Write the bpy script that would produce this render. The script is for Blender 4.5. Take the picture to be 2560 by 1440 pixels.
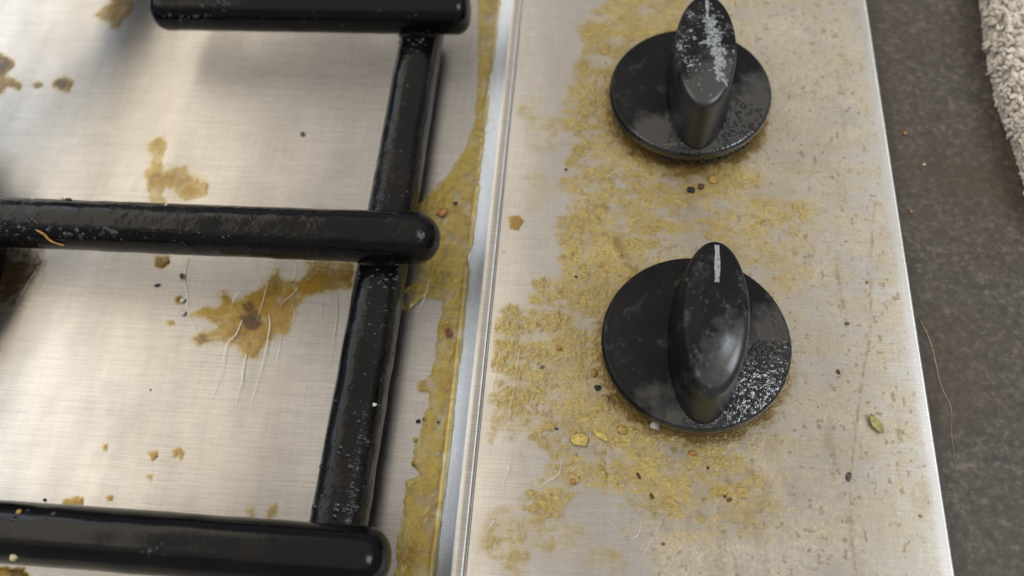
import bpy, math, random
import numpy as np
from mathutils import Matrix, Vector

for o in list(bpy.data.objects):
    bpy.data.objects.remove(o, do_unlink=True)
SC = bpy.context.scene
COL = SC.collection

# ------------------------------------------------------------------ camera
CAM = np.array([-0.0249, -0.0733, 0.1767])
RM = np.array([[0.99493182, -0.04334143, 0.09073147],
               [0.07936228, 0.89255686, -0.44389626],
               [-0.0617439, 0.44884716, 0.89147289]])
FPX = 2028.3
cd = bpy.data.cameras.new("camera")
cam = bpy.data.objects.new("camera", cd)
COL.objects.link(cam)
M = Matrix([list(RM[i]) + [CAM[i]] for i in range(3)] + [[0, 0, 0, 1]])
cam.matrix_world = M
cd.sensor_width = 36.0
cd.lens = FPX / 2560 * 36.0
cd.clip_start = 0.005
cd.clip_end = 20.0
cd.dof.use_dof = True
cd.dof.focus_distance = 0.181
cd.dof.aperture_fstop = 9.5
SC.camera = cam

# ------------------------------------------------------------------ light
W = bpy.data.worlds.new("World")
SC.world = W
W.use_nodes = True
bg = W.node_tree.nodes["Background"]
bg.inputs[0].default_value = (0.74, 0.77, 0.84, 1)
bg.inputs[1].default_value = 0.36


def area(name, loc, target, sx, sy, radiance, color):
    ld = bpy.data.lights.new(name, 'AREA')
    ld.shape = 'RECTANGLE'
    ld.size, ld.size_y = sx, sy
    ld.energy = radiance * math.pi * sx * sy
    ld.color = color
    lo = bpy.data.objects.new(name, ld)
    COL.objects.link(lo)
    lo.location = loc
    lo.rotation_euler = (Vector(target) - Vector(loc)).to_track_quat('-Z', 'Y').to_euler()
    return lo


area("ceiling_bounce_light", (-0.1, 0.5, 1.75), (-0.1, 0.5, 0), 5.2, 4.6, 0.54, (1.0, 0.875, 0.71))
area("room_window_light", (1.06, -0.22, 1.20), (0, 0, 0), 0.62, 0.66, 8.5, (0.84, 0.92, 1.0))
area("side_window_light", (-1.10, 0.45, 0.80), (-0.05, 0.45, 0), 1.6, 0.36, 2.4, (0.70, 0.83, 1.0))
area("hood_lamp_light", (-0.90, 0.45, 1.15), (-0.15, 0.45, 0), 2.2, 0.30, 1.95, (1.0, 0.88, 0.68))
SC.view_settings.view_transform = 'Standard'
SC.view_settings.look = 'None'
SC.view_settings.exposure = 0.15
SC.view_settings.gamma = 1.0
SC.cycles.use_denoising = True
SC.cycles.max_bounces = 8
SC.cycles.caustics_reflective = False
SC.cycles.caustics_refractive = False

# ------------------------------------------------------------------ helpers
ZB = -0.0027           # burner well
ZC = -0.0042          # countertop


def at(px, py, z):
    """photo pixel -> point on the horizontal plane z"""
    d = RM @ np.array([(px - 1280) / FPX, (720 - py) / FPX, -1.0])
    return CAM + d * ((z - CAM[2]) / d[2])


def link(o, parent=None):
    COL.objects.link(o)
    if parent is not None:
        o.parent = parent
    return o


def mesh(name, V, F, mat, parent=None, smooth=True):
    me = bpy.data.meshes.new(name)
    me.from_pydata([tuple(v) for v in V], [], [tuple(f) for f in F])
    me.update()
    if smooth:
        me.shade_smooth()
    if mat is not None:
        me.materials.append(mat)
    return link(bpy.data.objects.new(name, me), parent)


def empty(name, loc=(0, 0, 0)):
    o = bpy.data.objects.new(name, None)
    o.location = loc
    o.empty_display_size = 0.01
    return link(o)


def tag(o, label=None, cat=None, group=None, kind=None):
    if label: o["label"] = label
    if cat: o["category"] = cat
    if group: o["group"] = group
    if kind: o["kind"] = kind
    return o


RNG = np.random.default_rng(11)
LAT = RNG.random((6, 256, 256))


def vnoise(x, y, s=0):
    L = LAT[s % 6]
    x = x + 31.7 * s; y = y + 17.3 * s
    xi = np.floor(x).astype(int); yi = np.floor(y).astype(int)
    fx = x - xi; fy = y - yi
    fx = fx * fx * fx * (fx * (fx * 6 - 15) + 10); fy = fy * fy * fy * (fy * (fy * 6 - 15) + 10)
    a = L[xi & 255, yi & 255]; b = L[(xi + 1) & 255, yi & 255]
    c = L[xi & 255, (yi + 1) & 255]; d = L[(xi + 1) & 255, (yi + 1) & 255]
    return (a * (1 - fx) + b * fx) * (1 - fy) + (c * (1 - fx) + d * fx) * fy


def fbm(x, y, s=0, o=4, g=0.5):
    t = 0; a = 1.0; n = 0
    for i in range(o):
        t = t + a * vnoise(x, y, s + i); n += a
        # rotate between octaves so the lattice does not show
        x, y = 1.62 * x + 1.19 * y, -1.19 * x + 1.62 * y
        a *= g
    return t / n


def sstep(a, b, x):
    t = np.clip((x - a) / (b - a), 0, 1)
    return t * t * (3 - 2 * t)


# ------------------------------------------------------------------ materials
def newmat(name):
    m = bpy.data.materials.new(name)
    m.use_nodes = True
    nt = m.node_tree
    return m, nt, nt.nodes["Principled BSDF"]


def N(nt, typ, **kw):
    n = nt.nodes.new(typ)
    for k, v in kw.items():
        setattr(n, k, v)
    return n


def L(nt, a, b):
    nt.links.new(a, b)


def coords(nt, scale=(1, 1, 1)):
    tc = N(nt, 'ShaderNodeTexCoord'); mp = N(nt, 'ShaderNodeMapping')
    mp.inputs['Scale'].default_value = scale
    L(nt, tc.outputs['Object'], mp.inputs[0])
    return mp.outputs[0]


def noise(nt, vec, scale, detail=3, rough=0.55):
    n = N(nt, 'ShaderNodeTexNoise')
    n.inputs['Scale'].default_value = scale
    n.inputs['Detail'].default_value = detail
    n.inputs['Roughness'].default_value = rough
    L(nt, vec, n.inputs['Vector'])
    return n.outputs[0]


def ramp(nt, fac, stops):
    r = N(nt, 'ShaderNodeValToRGB')
    el = r.color_ramp.elements
    while len(el) < len(stops):
        el.new(0.5)
    for e, (p, c) in zip(el, stops):
        e.position = p
        e.color = c if len(c) == 4 else (*c, 1)
    L(nt, fac, r.inputs[0])
    return r.outputs[0]


def mrange(nt, v, a, b, c, d):
    n = N(nt, 'ShaderNodeMapRange')
    for i, x in zip((1, 2, 3, 4), (a, b, c, d)):
        n.inputs[i].default_value = x
    L(nt, v, n.inputs[0])
    return n.outputs[0]


def math2(nt, op, a, b):
    n = N(nt, 'ShaderNodeMath', operation=op)
    for i, x in enumerate((a, b)):
        if isinstance(x, (int, float)):
            n.inputs[i].default_value = x
        else:
            L(nt, x, n.inputs[i])
    return n.outputs[0]


def mixc(nt, fac, a, b):
    n = N(nt, 'ShaderNodeMix', data_type='RGBA')
    for i, x in ((0, fac), (6, a), (7, b)):
        if isinstance(x, (int, float)):
            n.inputs[i].default_value = x
        elif isinstance(x, tuple):
            n.inputs[i].default_value = x if len(x) == 4 else (*x, 1)
        else:
            L(nt, x, n.inputs[i])
    return n.outputs[2]


def bump(nt, bs, h, strength, dist, prev=None):
    b = N(nt, 'ShaderNodeBump')
    b.inputs['Strength'].default_value = strength
    b.inputs['Distance'].default_value = dist
    L(nt, h, b.inputs['Height'])
    if prev is not None:
        L(nt, prev, b.inputs['Normal'])
    L(nt, b.outputs[0], bs.inputs['Normal'])
    return b.outputs[0]


def mat_steel():
    m, nt, b = newmat("brushed_steel")
    long1 = noise(nt, coords(nt, (60, 5200, 900)), 1.0, 3, 0.6)
    long2 = noise(nt, coords(nt, (260, 2600, 900)), 1.0, 2, 0.6)
    cross = noise(nt, coords(nt, (2200, 90, 900)), 1.0, 2, 0.6)
    cloud = noise(nt, coords(nt), 45, 4, 0.6)
    smear = noise(nt, coords(nt, (90, 26, 90)), 1.0, 3, 0.55)
    s = math2(nt, 'ADD', math2(nt, 'MULTIPLY', long1, 0.5), math2(nt, 'MULTIPLY', long2, 0.3))
    s = math2(nt, 'ADD', s, math2(nt, 'MULTIPLY', cross, 0.2))
    c = ramp(nt, s, [(0.36, (0.46, 0.44, 0.412)), (0.64, (0.70, 0.675, 0.64))])
    c = mixc(nt, mrange(nt, cloud, 0.4, 0.75, 0.0, 0.30), c, (0.46, 0.42, 0.37))
    L(nt, c, b.inputs['Base Color'])
    b.inputs['Metallic'].default_value = 1.0
    r = math2(nt, 'ADD', mrange(nt, s, 0.3, 0.7, 0.40, 0.48), mrange(nt, smear, 0.35, 0.7, -0.03, 0.06))
    L(nt, r, b.inputs['Roughness'])
    b.inputs['Anisotropic'].default_value = 0.97
    b.inputs['Anisotropic Rotation'].default_value = 0.25
    tv = N(nt, 'ShaderNodeCombineXYZ'); tv.inputs[0].default_value = 1.0
    L(nt, tv.outputs[0], b.inputs['Tangent'])
    bump(nt, b, s, 0.40, 0.0001)
    return m


def mat_grease(name, tint, thin_tint, brown, body, pale=(0.60, 0.55, 0.47), scat=0.45, rough=0.22, coat=0.0, grain=0.35, gloss=0.12):
    """a see-through film: it tints what lies under it, scatters a little light of its own and is glossy.
    amount, burnt and haze are its thickness, scorching and dullness at each point"""
    m, nt, b = newmat(name)
    am = N(nt, 'ShaderNodeAttribute', attribute_name='amount').outputs['Fac']
    tn = N(nt, 'ShaderNodeAttribute', attribute_name='burnt').outputs['Fac']
    hz = N(nt, 'ShaderNodeAttribute', attribute_name='haze').outputs['Fac']
    gr = noise(nt, coords(nt), 1500, 2, 0.6)
    t1 = mixc(nt, mrange(nt, am, 0.0, 0.35, 0, 1), (1, 1, 1), thin_tint)
    t2 = mixc(nt, mrange(nt, am, 0.3, 1.0, 0, 1), t1, tint)
    t3 = mixc(nt, tn, t2, brown)
    tr = N(nt, 'ShaderNodeBsdfTransparent')
    L(nt, t3, tr.inputs[0])
    bc = mixc(nt, mrange(nt, am, 0.05, 0.5, 0, 1), pale, body)
    bc = mixc(nt, mrange(nt, gr, 0.35, 0.7, 0.0, 0.4), bc, tuple(0.6 * x for x in body))
    bc = mixc(nt, tn, bc, tuple(0.25 * x * x for x in brown))
    L(nt, bc, b.inputs['Base Color'])
    b.inputs['Roughness'].default_value = rough
    b.inputs['Specular IOR Level'].default_value = coat
    bump(nt, b, noise(nt, coords(nt), 1900, 3, 0.6), grain, 0.0004)
    f = math2(nt, 'MAXIMUM', mrange(nt, am, 0.02, 0.9, 0.0, scat), math2(nt, 'MULTIPLY', hz, 0.50))
    f = math2(nt, 'MAXIMUM', f, math2(nt, 'MULTIPLY', tn, 0.6))
    mx = N(nt, 'ShaderNodeMixShader')
    L(nt, f, mx.inputs[0]); L(nt, tr.outputs[0], mx.inputs[1]); L(nt, b.outputs[0], mx.inputs[2])
    gl = N(nt, 'ShaderNodeBsdfGlossy'); gl.inputs['Roughness'].default_value = gloss
    fr = N(nt, 'ShaderNodeFresnel'); fr.inputs[0].default_value = 1.48
    bn = b.inputs['Normal'].links[0].from_socket
    L(nt, bn, gl.inputs['Normal']); L(nt, bn, fr.inputs['Normal'])
    gf = math2(nt, 'MULTIPLY', fr.outputs[0], mrange(nt, am, 0.05, 0.4, 0.0, 1.0))
    mg = N(nt, 'ShaderNodeMixShader')
    L(nt, gf, mg.inputs[0]); L(nt, mx.outputs[0], mg.inputs[1]); L(nt, gl.outputs[0], mg.inputs[2]); mx = mg
    L(nt, mx.outputs[0], nt.nodes['Material Output'].inputs['Surface'])
    return m


def mat_enamel(name, bumpy=0.35, lo=0.46, hi=0.66):
    m, nt, b = newmat(name)
    v = coords(nt)
    big = noise(nt, v, 60, 4, 0.6)
    fine = noise(nt, v, 900, 4, 0.65)
    mid = noise(nt, v, 330, 3, 0.6)
    crustmask = mrange(nt, big, lo, hi, 0.0, 1.0)
    c = mixc(nt, crustmask, (0.003, 0.003, 0.0036), (0.009, 0.007, 0.0055))
    dust = math2(nt, 'MULTIPLY', mrange(nt, noise(nt, v, 1500, 2, 0.7), 0.70, 0.78, 0, 0.5), mrange(nt, noise(nt, v, 90, 2, 0.6), 0.50, 0.70, 0, 1))
    c = mixc(nt, dust, c, (0.10, 0.09, 0.075))
    L(nt, c, b.inputs['Base Color'])
    b.inputs['Specular IOR Level'].default_value = 0.20
    r = math2(nt, 'ADD', mrange(nt, crustmask, 0, 1, 0.12, 0.32), mrange(nt, fine, 0.3, 0.7, -0.03, 0.08))
    L(nt, r, b.inputs['Roughness'])
    crust = math2(nt, 'MULTIPLY', mrange(nt, crustmask, 0, 1, 0.02, 1.0), math2(nt, 'MULTIPLY', mid, mid))
    p = bump(nt, b, crust, bumpy, 0.0016)
    bump(nt, b, fine, 0.06, 0.0004, p)
    return m


def mat_knob(name, ang, grease_strength, dull=0.40):
    """black plastic, slightly scuffed, with a tacky grease film over the half that faces ang"""
    m, nt, b = newmat(name)
    v = coords(nt)
    sx = N(nt, 'ShaderNodeSeparateXYZ'); L(nt, v, sx.inputs[0])
    d = math2(nt, 'ADD', math2(nt, 'MULTIPLY', sx.outputs[0], math.cos(ang)),
              math2(nt, 'MULTIPLY', sx.outputs[1], math.sin(ang)))
    big = noise(nt, v, 130, 3, 0.6)
    zone = math2(nt, 'ADD', mrange(nt, d, 0.000, 0.013, 0.0, 0.9), mrange(nt, big, 0.3, 0.7, -0.35, 0.35))
    zone = mrange(nt, zone, 0.15, 0.6, 0.0, 1.0)
    fine = noise(nt, v, 1250, 2, 0.5)
    mid = noise(nt, v, 520, 3, 0.6)
    c = ramp(nt, big, [(0.35, (0.004, 0.0042, 0.005)), (0.7, (0.009, 0.0086, 0.0082))])
    scuff = mrange(nt, noise(nt, coords(nt, (1, 0.35, 1)), 900, 3, 0.75), 0.64, 0.72, 0, 0.35)
    c = mixc(nt, scuff, c, (0.10, 0.097, 0.09))
    L(nt, c, b.inputs['Base Color'])
    L(nt, mrange(nt, zone, 0, 1, dull, 0.15 if grease_strength > .3 else dull - 0.12), b.inputs['Roughness'])
    h = math2(nt, 'ADD', math2(nt, 'MULTIPLY', fine, 0.55), math2(nt, 'MULTIPLY', mid, 0.6))
    hz = math2(nt, 'MULTIPLY', h, mrange(nt, zone, 0, 1, 0.10, grease_strength))
    L(nt, mrange(nt, zone, 0, 1, 0.15, 0.9), b.inputs['Specular IOR Level'])
    bump(nt, b, hz, 0.5, 0.00060)
    return m


def mat_simple(name, col, rough=0.5, var=0.35, scale=900, spec=0.4, bmp=0.3, col2=None):
    m, nt, b = newmat(name)
    v = coords(nt)
    n = noise(nt, v, scale, 3, 0.6)
    c2 = col2 or tuple(x * (1 - var) for x in col)
    L(nt, mixc(nt, mrange(nt, n, 0.35, 0.65, 0, 1), col, c2), b.inputs['Base Color'])
    b.inputs['Roughness'].default_value = rough
    b.inputs['Specular IOR Level'].default_value = spec
    if bmp:
        bump(nt, b, n, bmp, 0.0006)
    return m


def mat_counter():
    m, nt, b = newmat("speckled_stone_worktop")
    v = coords(nt)
    f1 = noise(nt, v, 620, 3, 0.62)
    f2 = noise(nt, v, 300, 3, 0.6)
    cl = noise(nt, v, 28, 3, 0.6)
    c = ramp(nt, f1, [(0.34, (0.048, 0.042, 0.034)), (0.54, (0.076, 0.066, 0.054)), (0.74, (0.15, 0.130, 0.106))])
    c = mixc(nt, mrange(nt, f2, 0.55, 0.72, 0.0, 0.4), c, (0.11, 0.093, 0.073))
    c = mixc(nt, mrange(nt, cl, 0.42, 0.68, 0.0, 0.55), c, (0.060, 0.044, 0.028))
    L(nt, c, b.inputs['Base Color'])
    b.inputs['Specular IOR Level'].default_value = 0.3
    L(nt, mrange(nt, f2, 0.3, 0.7, 0.45, 0.6), b.inputs['Roughness'])
    bump(nt, b, f1, 0.15, 0.0003)
    return m


M_STEEL = mat_steel()
M_COUNTER = mat_counter()
M_ENAMEL = mat_enamel("black_enamel", bumpy=0.2, lo=.5, hi=.9)
M_ENAMEL_DIRTY = mat_enamel("grimy_black_enamel", bumpy=0.6, lo=.40, hi=.85)
M_CRUST = mat_grease("dried_yellow_grease", (0.955, 0.81, 0.36), (0.98, 0.91, 0.68), (0.62, 0.40, 0.18), (0.84, 0.64, 0.22), pale=(0.88, 0.79, 0.66), scat=0.30, grain=0.45)
M_SPLAT = mat_grease("amber_grease_film", (0.90, 0.68, 0.22), (0.95, 0.83, 0.48), (0.42, 0.27, 0.16), (0.52, 0.31, 0.05), scat=0.34, rough=0.3, grain=0.25)
M_BAND = mat_grease("thick_yellow_grease", (0.91, 0.78, 0.25), (0.96, 0.89, 0.58), (0.66, 0.36, 0.12), (0.60, 0.43, 0.08), scat=0.34, rough=0.3, grain=0.4, gloss=0.06)
M_SMUDGE = mat_grease("burnt_on_soot", (0.30, 0.22, 0.13), (0.60, 0.50, 0.36), (0.14, 0.09, 0.05), (0.06, 0.04, 0.02), scat=0.6, rough=0.5)


# ------------------------------------------------------------------ countertop (setting)
# the well of the hob hangs in a cut-out: the worktop stops under the panel
def build_counter_cut():
    x0 = 0.040
    z0, z1 = ZC, ZC - 0.03
    V = [(x0, -0.4, z0), (0.6, -0.4, z0), (0.6, 0.7, z0), (x0, 0.7, z0),
         (x0, -0.4, z1), (0.6, -0.4, z1), (0.6, 0.7, z1), (x0, 0.7, z1)]
    return mesh("countertop", V, [(0, 1, 2, 3), (7, 6, 5, 4), (0, 4, 5, 1), (1, 5, 6, 2), (2, 6, 7, 3), (3, 7, 4, 0)], M_COUNTER, smooth=False)


counter = build_counter_cut()
tag(counter, "dark speckled stone worktop beside the hob", kind="structure")

# ------------------------------------------------------------------ cooktop
cooktop = empty("cooktop", (0, 0, ZB))
tag(cooktop, "greasy brushed steel gas hob with black control knobs", "cooktop")
cooktop.location = (0, 0, 0)

PROF = [(-0.300, ZB), (-0.0575, ZB)]
for k in range(5):                                  # concave foot of the slope
    a = k / 4
    PROF.append((-0.0560 + 0.0014 * a, ZB + 0.0002 * a * a))
for k in range(12):                                 # slope rolling over into a low lip
    a = math.radians(22.5 * (1 - k / 11))
    PROF.append((-0.0486 - 0.0048 * math.sin(a), 0.00040 - 0.0048 * (1 - math.cos(a))))
PROF += [(-0.0482, 0.00037), (-0.0479, 0.00026), (-0.0476, 0.0), (-0.04756, -0.0004), (-0.04728, -0.0004), (-0.04718, -0.00008), (-0.0470, 0.0)]
PROF += [(0.0508, 0.0)]
for k in range(1, 8):                               # rolled edge down to the worktop
    a = math.radians(90 - k * 12.8)
    PROF.append((0.0508 + 0.0012 * math.cos(a), -0.0012 + 0.0012 * math.sin(a)))
PROF += [(0.0520, ZC)]
PX = np.array([p[0] for p in PROF]); PZ = np.array([p[1] for p in PROF])


def zsurf(x):
    return np.interp(x, PX, PZ)


def build_steel():
    ys = np.linspace(-0.16, 0.34, 26)
    V = []; F = []
    n = len(PROF)
    for y in ys:
        for (x, z) in PROF:
            V.append((x, y, z))
    for j in range(len(ys) - 1):
        for i in range(n - 1):
            F.append((j * n + i, j * n + i + 1, (j + 1) * n + i + 1, (j + 1) * n + i))
    return mesh("steel_top", V, F, M_STEEL, cooktop)


build_steel()


def grid_part(name, x0, x1, y0, y1, step, fn, mat, parent, zoff=2.5e-5, label=None, kind=None):
    """fn(X,Y) -> amount 0..1, burnt 0..1, height (m) on a fine grid; cells without any film are dropped"""
    nx = int((x1 - x0) / step) + 1; ny = int((y1 - y0) / step) + 1
    X, Y = np.meshgrid(x0 + step * np.arange(nx), y0 + step * np.arange(ny), indexing='ij')
    A, B, H, HZ = fn(X, Y)
    Z = zsurf(X) + zoff + H
    idx = np.arange(nx * ny).reshape(nx, ny)
    q = np.stack([idx[:-1, :-1], idx[1:, :-1], idx[1:, 1:], idx[:-1, 1:]], -1).reshape(-1, 4)
    am = A.ravel()
    keep = np.maximum(am, HZ.ravel())[q].max(1) > 0.015
    q = q[keep]
    used = np.unique(q)
    remap = -np.ones(nx * ny, int); remap[used] = np.arange(len(used))
    q = remap[q]
    P = np.stack([X.ravel(), Y.ravel(), Z.ravel()], 1)[used]
    me = bpy.data.meshes.new(name)
    me.vertices.add(len(P)); me.vertices.foreach_set("co", P.ravel().astype(np.float32))
    me.loops.add(len(q) * 4); me.loops.foreach_set("vertex_index", q.ravel().astype(np.int32))
    me.polygons.add(len(q)); me.polygons.foreach_set("loop_start", (np.arange(len(q)) * 4).astype(np.int32))
    me.update(calc_edges=True); me.validate()
    for nm, arr in (("amount", A), ("burnt", B), ("haze", HZ)):
        a = me.attributes.new(nm, 'FLOAT', 'POINT')
        a.data.foreach_set("value", arr.ravel()[used].astype(np.float32))
    me.shade_smooth()
    me.materials.append(mat)
    o = link(bpy.data.objects.new(name, me), parent)
    if label: o["label"] = label
    if kind: o["kind"] = kind
    return o


def poly_sd(X, Y, P):
    """signed distance to a polygon, positive inside"""
    P = np.asarray(P)
    d = np.full(X.shape, 1e9); ins = np.zeros(X.shape, bool)
    for i in range(len(P)):
        a = P[i]; b = P[(i + 1) % len(P)]
        ex, ey = b - a
        wx = X - a[0]; wy = Y - a[1]
        t = np.clip((wx * ex + wy * ey) / (ex * ex + ey * ey + 1e-18), 0, 1)
        d = np.minimum(d, (wx - ex * t) ** 2 + (wy - ey * t) ** 2)
        c = ((a[1] > Y) != (b[1] > Y)) & (X < (b[0] - a[0]) * (Y - a[1]) / (b[1] - a[1] + 1e-18) + a[0])
        ins ^= c
    d = np.sqrt(d)
    return np.where(ins, d, -d)


def pxpoly(pts, z):
    return np.array([at(x, y, z)[:2] for x, y in pts])


def splat(name, pts, mat, burnt=(), rag=0.0011, edge=0.0005, thick=0.00018, amt=1.0, step=0.00022, label=None, seed=0, thin=0.25, z=ZB):
    P = pxpoly(pts, z)
    m = 0.003
    x0, y0 = P.min(0) - m; x1, y1 = P.max(0) + m
    bs = [(at(x, y, z)[:2], r, s) for x, y, r, s in burnt]

    def fn(X, Y):
        sd = poly_sd(X, Y, P)
        n1 = fbm(X * 380, Y * 380, seed, 5, .62) - 0.5
        n2 = fbm(X * 1500, Y * 1500, seed + 2, 3) - 0.5
        sd = sd + rag * 2.0 * n1 + rag * 0.9 * n2
        cov = sstep(-edge * 1.6, edge * 1.2, sd + 0.5 * edge * (fbm(X * 2200, Y * 2200, seed + 1, 2) - 0.5))
        if z < -0.001:
            cov = cov * sstep(-0.0538, -0.0544, X + 0.0008 * n2)
        body = np.clip(1 - thin + thin * 3.2 * (fbm(X * 330, Y * 330, seed + 3, 5, .65) - 0.42), 0.12, 1)
        core = 0.55 + 0.45 * sstep(0.0, 0.0035, sd + 0.0012 * n1)
        rim = 0.30 * np.exp(-((sd - 0.0003) / 0.0004) ** 2)
        A = np.clip(amt * cov * (body * core + rim), 0, 1)
        B = 0.25 * sstep(0.50, 0.80, fbm(X * 330, Y * 330, seed + 1, 5, .65))
        for (c, r, s) in bs:
            dd = np.hypot(X - c[0], Y - c[1]) / r
            B = np.maximum(B, s * sstep(1.0, 0.3, dd + 1.1 * (fbm(X * 500, Y * 500, seed + 4, 3) - 0.5)))
        H = thick * cov * (0.2 + 0.9 * fbm(X * 330, Y * 200, seed + 5, 3) + 0.5 * fbm(X * 1100, Y * 900, seed + 4, 3))
        if name == 'grease_band':
            H = H + cov * 0.0006 * np.exp(-((X + 0.0549 + 0.0004 * n1) / 0.0005) ** 2) * (0.4 + 1.2 * fbm(X * 200, Y * 500, 2, 3))
        return A, np.clip(B, 0, 1) * cov, H, 0 * A
    return grid_part(name, x0, x1, y0, y1, step, fn, mat, cooktop, label=label)


# grease that dried along the foot of the slope
splat("grease_band",
      [(1250, -30), (1232, 120), (1216, 250), (1192, 480), (1168, 660), (1153, 830), (1138, 980), (1122, 1130), (1104, 1280), (1078, 1470),
       (985, 1470), (998, 1340), (1012, 1280), (1017, 1203), (1050, 1188), (1032, 1160), (1037, 1110), (1052, 1090), (1060, 1045), (1076, 1010),
       (1075, 982), (1046, 978), (1046, 958), (1080, 938), (1090, 900), (1094, 830), (1105, 790), (1105, 748), (1062, 742), (1020, 778), (985, 770),
       (1000, 735), (1045, 700), (1040, 560), (1046, 515), (1090, 470), (1130, 430), (1165, 370), (1190, 300), (1197, 150), (1196, -30)],
      M_BAND, burnt=[(1108, 532, .0016, .55), (1120, 830, .0013, .9), (1025, 1390, .003, .4), (1050, 600, .004, .25)],
      rag=0.0007, edge=0.00024, thick=0.0010, label="thick yellow grease dried along the foot of the steel step", seed=1, thin=0.6)
splat("grease_splat",
      [(880, 655), (880, 718), (800, 728), (762, 742), (738, 765), (728, 795), (718, 832), (690, 832), (668, 852), (642, 888), (614, 892), (598, 862),
       (560, 852), (500, 858), (488, 848), (506, 836), (556, 830), (552, 808), (528, 797), (474, 786), (500, 778), (520, 766), (534, 776), (556, 768),
       (548, 738), (560, 732), (578, 756), (620, 740), (660, 718), (692, 676), (708, 700), (745, 705), (772, 690), (770, 655)],
      M_SPLAT, burnt=[(628, 805, .0042, .85), (622, 770, .0022, .7), (600, 830, .003, .3), (505, 848, .002, .5)], rag=0.0010, edge=0.0011,
      label="ragged amber grease splat in the middle of the steel well", seed=2, thin=.5)
splat("grease_spot", [(372, 360), (405, 345), (420, 365), (402, 400), (412, 425), (460, 420), (476, 440), (510, 455), (518, 485), (480, 498), (440, 495),
                      (432, 470), (410, 458), (405, 500), (380, 505), (376, 470), (366, 440), (382, 400)], M_SPLAT, amt=0.62, rag=0.0016, edge=0.0012,
      label="pale yellow two lobed grease mark behind the middle bar", seed=3, thin=0.5)
splat("grease_spot", [(245, 35), (275, 10), (280, -15), (310, -10), (335, 20), (310, 40), (290, 68), (262, 50)], M_SPLAT, amt=0.75, rag=0.0014, edge=0.001, seed=4)
splat("grease_spot", [(-40, 130), (15, 140), (30, 165), (10, 190), (55, 205), (50, 222), (20, 215), (-5, 235), (-40, 240)], M_SPLAT,
      burnt=[(-5, 170, .006, .8)], rag=0.0018, edge=0.001, seed=5)
splat("grease_spot", [(135, 205), (160, 192), (176, 205), (170, 228), (150, 222)], M_SPLAT, burnt=[(155, 210, .003, .8)], rag=0.0016, edge=0.001, seed=6)
splat("grease_spot", [(82, 212), (98, 202), (108, 212), (92, 220)], M_SPLAT, burnt=[(95, 210, .002, .5)], rag=0.001, edge=0.0008, seed=7, amt=.7)
splat("grease_spot", [(386, 640), (420, 642), (424, 660), (402, 674), (388, 664)], M_SPLAT, rag=0.0008, edge=0.0006, seed=8, amt=.9)
splat("grease_spot", [(372, 1132), (390, 1128), (394, 1142), (380, 1149)], M_SPLAT, rag=0.0004, edge=0.0004, seed=9, amt=.9)
splat("grease_spot", [(432, 1124), (446, 1118), (460, 1132), (452, 1150), (446, 1136), (434, 1142)], M_SPLAT, rag=0.0004, edge=0.0004, seed=10, amt=.55)
splat("grease_spot", [(367, 1190), (382, 1188), (378, 1200)], M_SPLAT, rag=0.0005, edge=0.0004, seed=11, amt=.6)
splat("grease_spot", [(267, 1240), (280, 1240), (280, 1250), (268, 1250)], M_SPLAT, rag=0.0004, edge=0.0004, seed=12, amt=.8)
splat("grease_spot", [(160, 1248), (205, 1245), (210, 1275), (158, 1275)], M_SPLAT, rag=0.0010, edge=0.0005, seed=13, amt=.9)
splat("grease_spot", [(258, 1112), (268, 1110), (266, 1126), (258, 1124)], M_SPLAT, rag=0.0005, edge=0.0004, seed=14, amt=.6)
splat("grease_spot", [(672, 1265), (686, 1258), (690, 1285), (668, 1295)], M_SPLAT, rag=0.0008, edge=0.0006, seed=15, amt=.4)
splat("grease_spot", [(620, 1278), (632, 1272), (636, 1292), (622, 1294)], M_SPLAT, rag=0.0008, edge=0.0006, seed=16, amt=.4)
splat("grease_spot", [(420, 804), (434, 802), (436, 812), (424, 814)], M_SPLAT, rag=0.0004, edge=0.0004, seed=17, amt=.7)
splat("grease_spot", [(438, 745), (452, 742), (454, 760), (440, 762)], M_SPLAT, burnt=[(446, 752, .002, .5)], rag=0.0005, edge=0.0004, seed=18, amt=.8)
splat("grease_spot", [(-30, 1418), (55, 1424), (70, 1440), (40, 1460), (-30, 1460)], M_SPLAT, burnt=[(45, 1432, .003, .7)], rag=0.0009, edge=0.0005, seed=19, amt=.9)
splat("burnt_patch", [(-40, 625), (75, 630), (95, 660), (70, 690), (50, 740), (20, 770), (-40, 800)], M_SMUDGE, rag=0.003, edge=0.0022, seed=20, amt=0.95, thin=.5,
      label="brown burnt crust at the foot of the burner")
splat("grease_spot", [(1270, 543), (1298, 540), (1306, 556), (1296, 575), (1276, 572)], M_SPLAT, rag=0.0005, edge=0.0003, seed=21, amt=.85, z=0.0)


# the crusted grease film on the control panel
def seg_dist(X, Y, pts):
    d = np.full(X.shape, 1e9)
    P = [at(x, y, 0) for x, y in pts]
    for a, b in zip(P[:-1], P[1:]):
        ex, ey = b[0] - a[0], b[1] - a[1]
        t = np.clip(((X - a[0]) * ex + (Y - a[1]) * ey) / (ex * ex + ey * ey), 0, 1)
        d = np.minimum(d, np.hypot(X - a[0] - ex * t, Y - a[1] - ey * t))
    return d


def blobs(X, Y, lst):
    D = np.zeros(X.shape)
    for (px, py, rx, ry, w) in lst:
        c = at(px, py, 0); dx = abs(at(px + rx, py, 0)[0] - c[0]); dy = abs(at(px, py - ry, 0)[1] - c[1])
        q = ((X - c[0]) / dx) ** 2 + ((Y - c[1]) / dy) ** 2
        D = np.maximum(D, w * sstep(1.6, 0.1, q))
    return D


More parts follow.
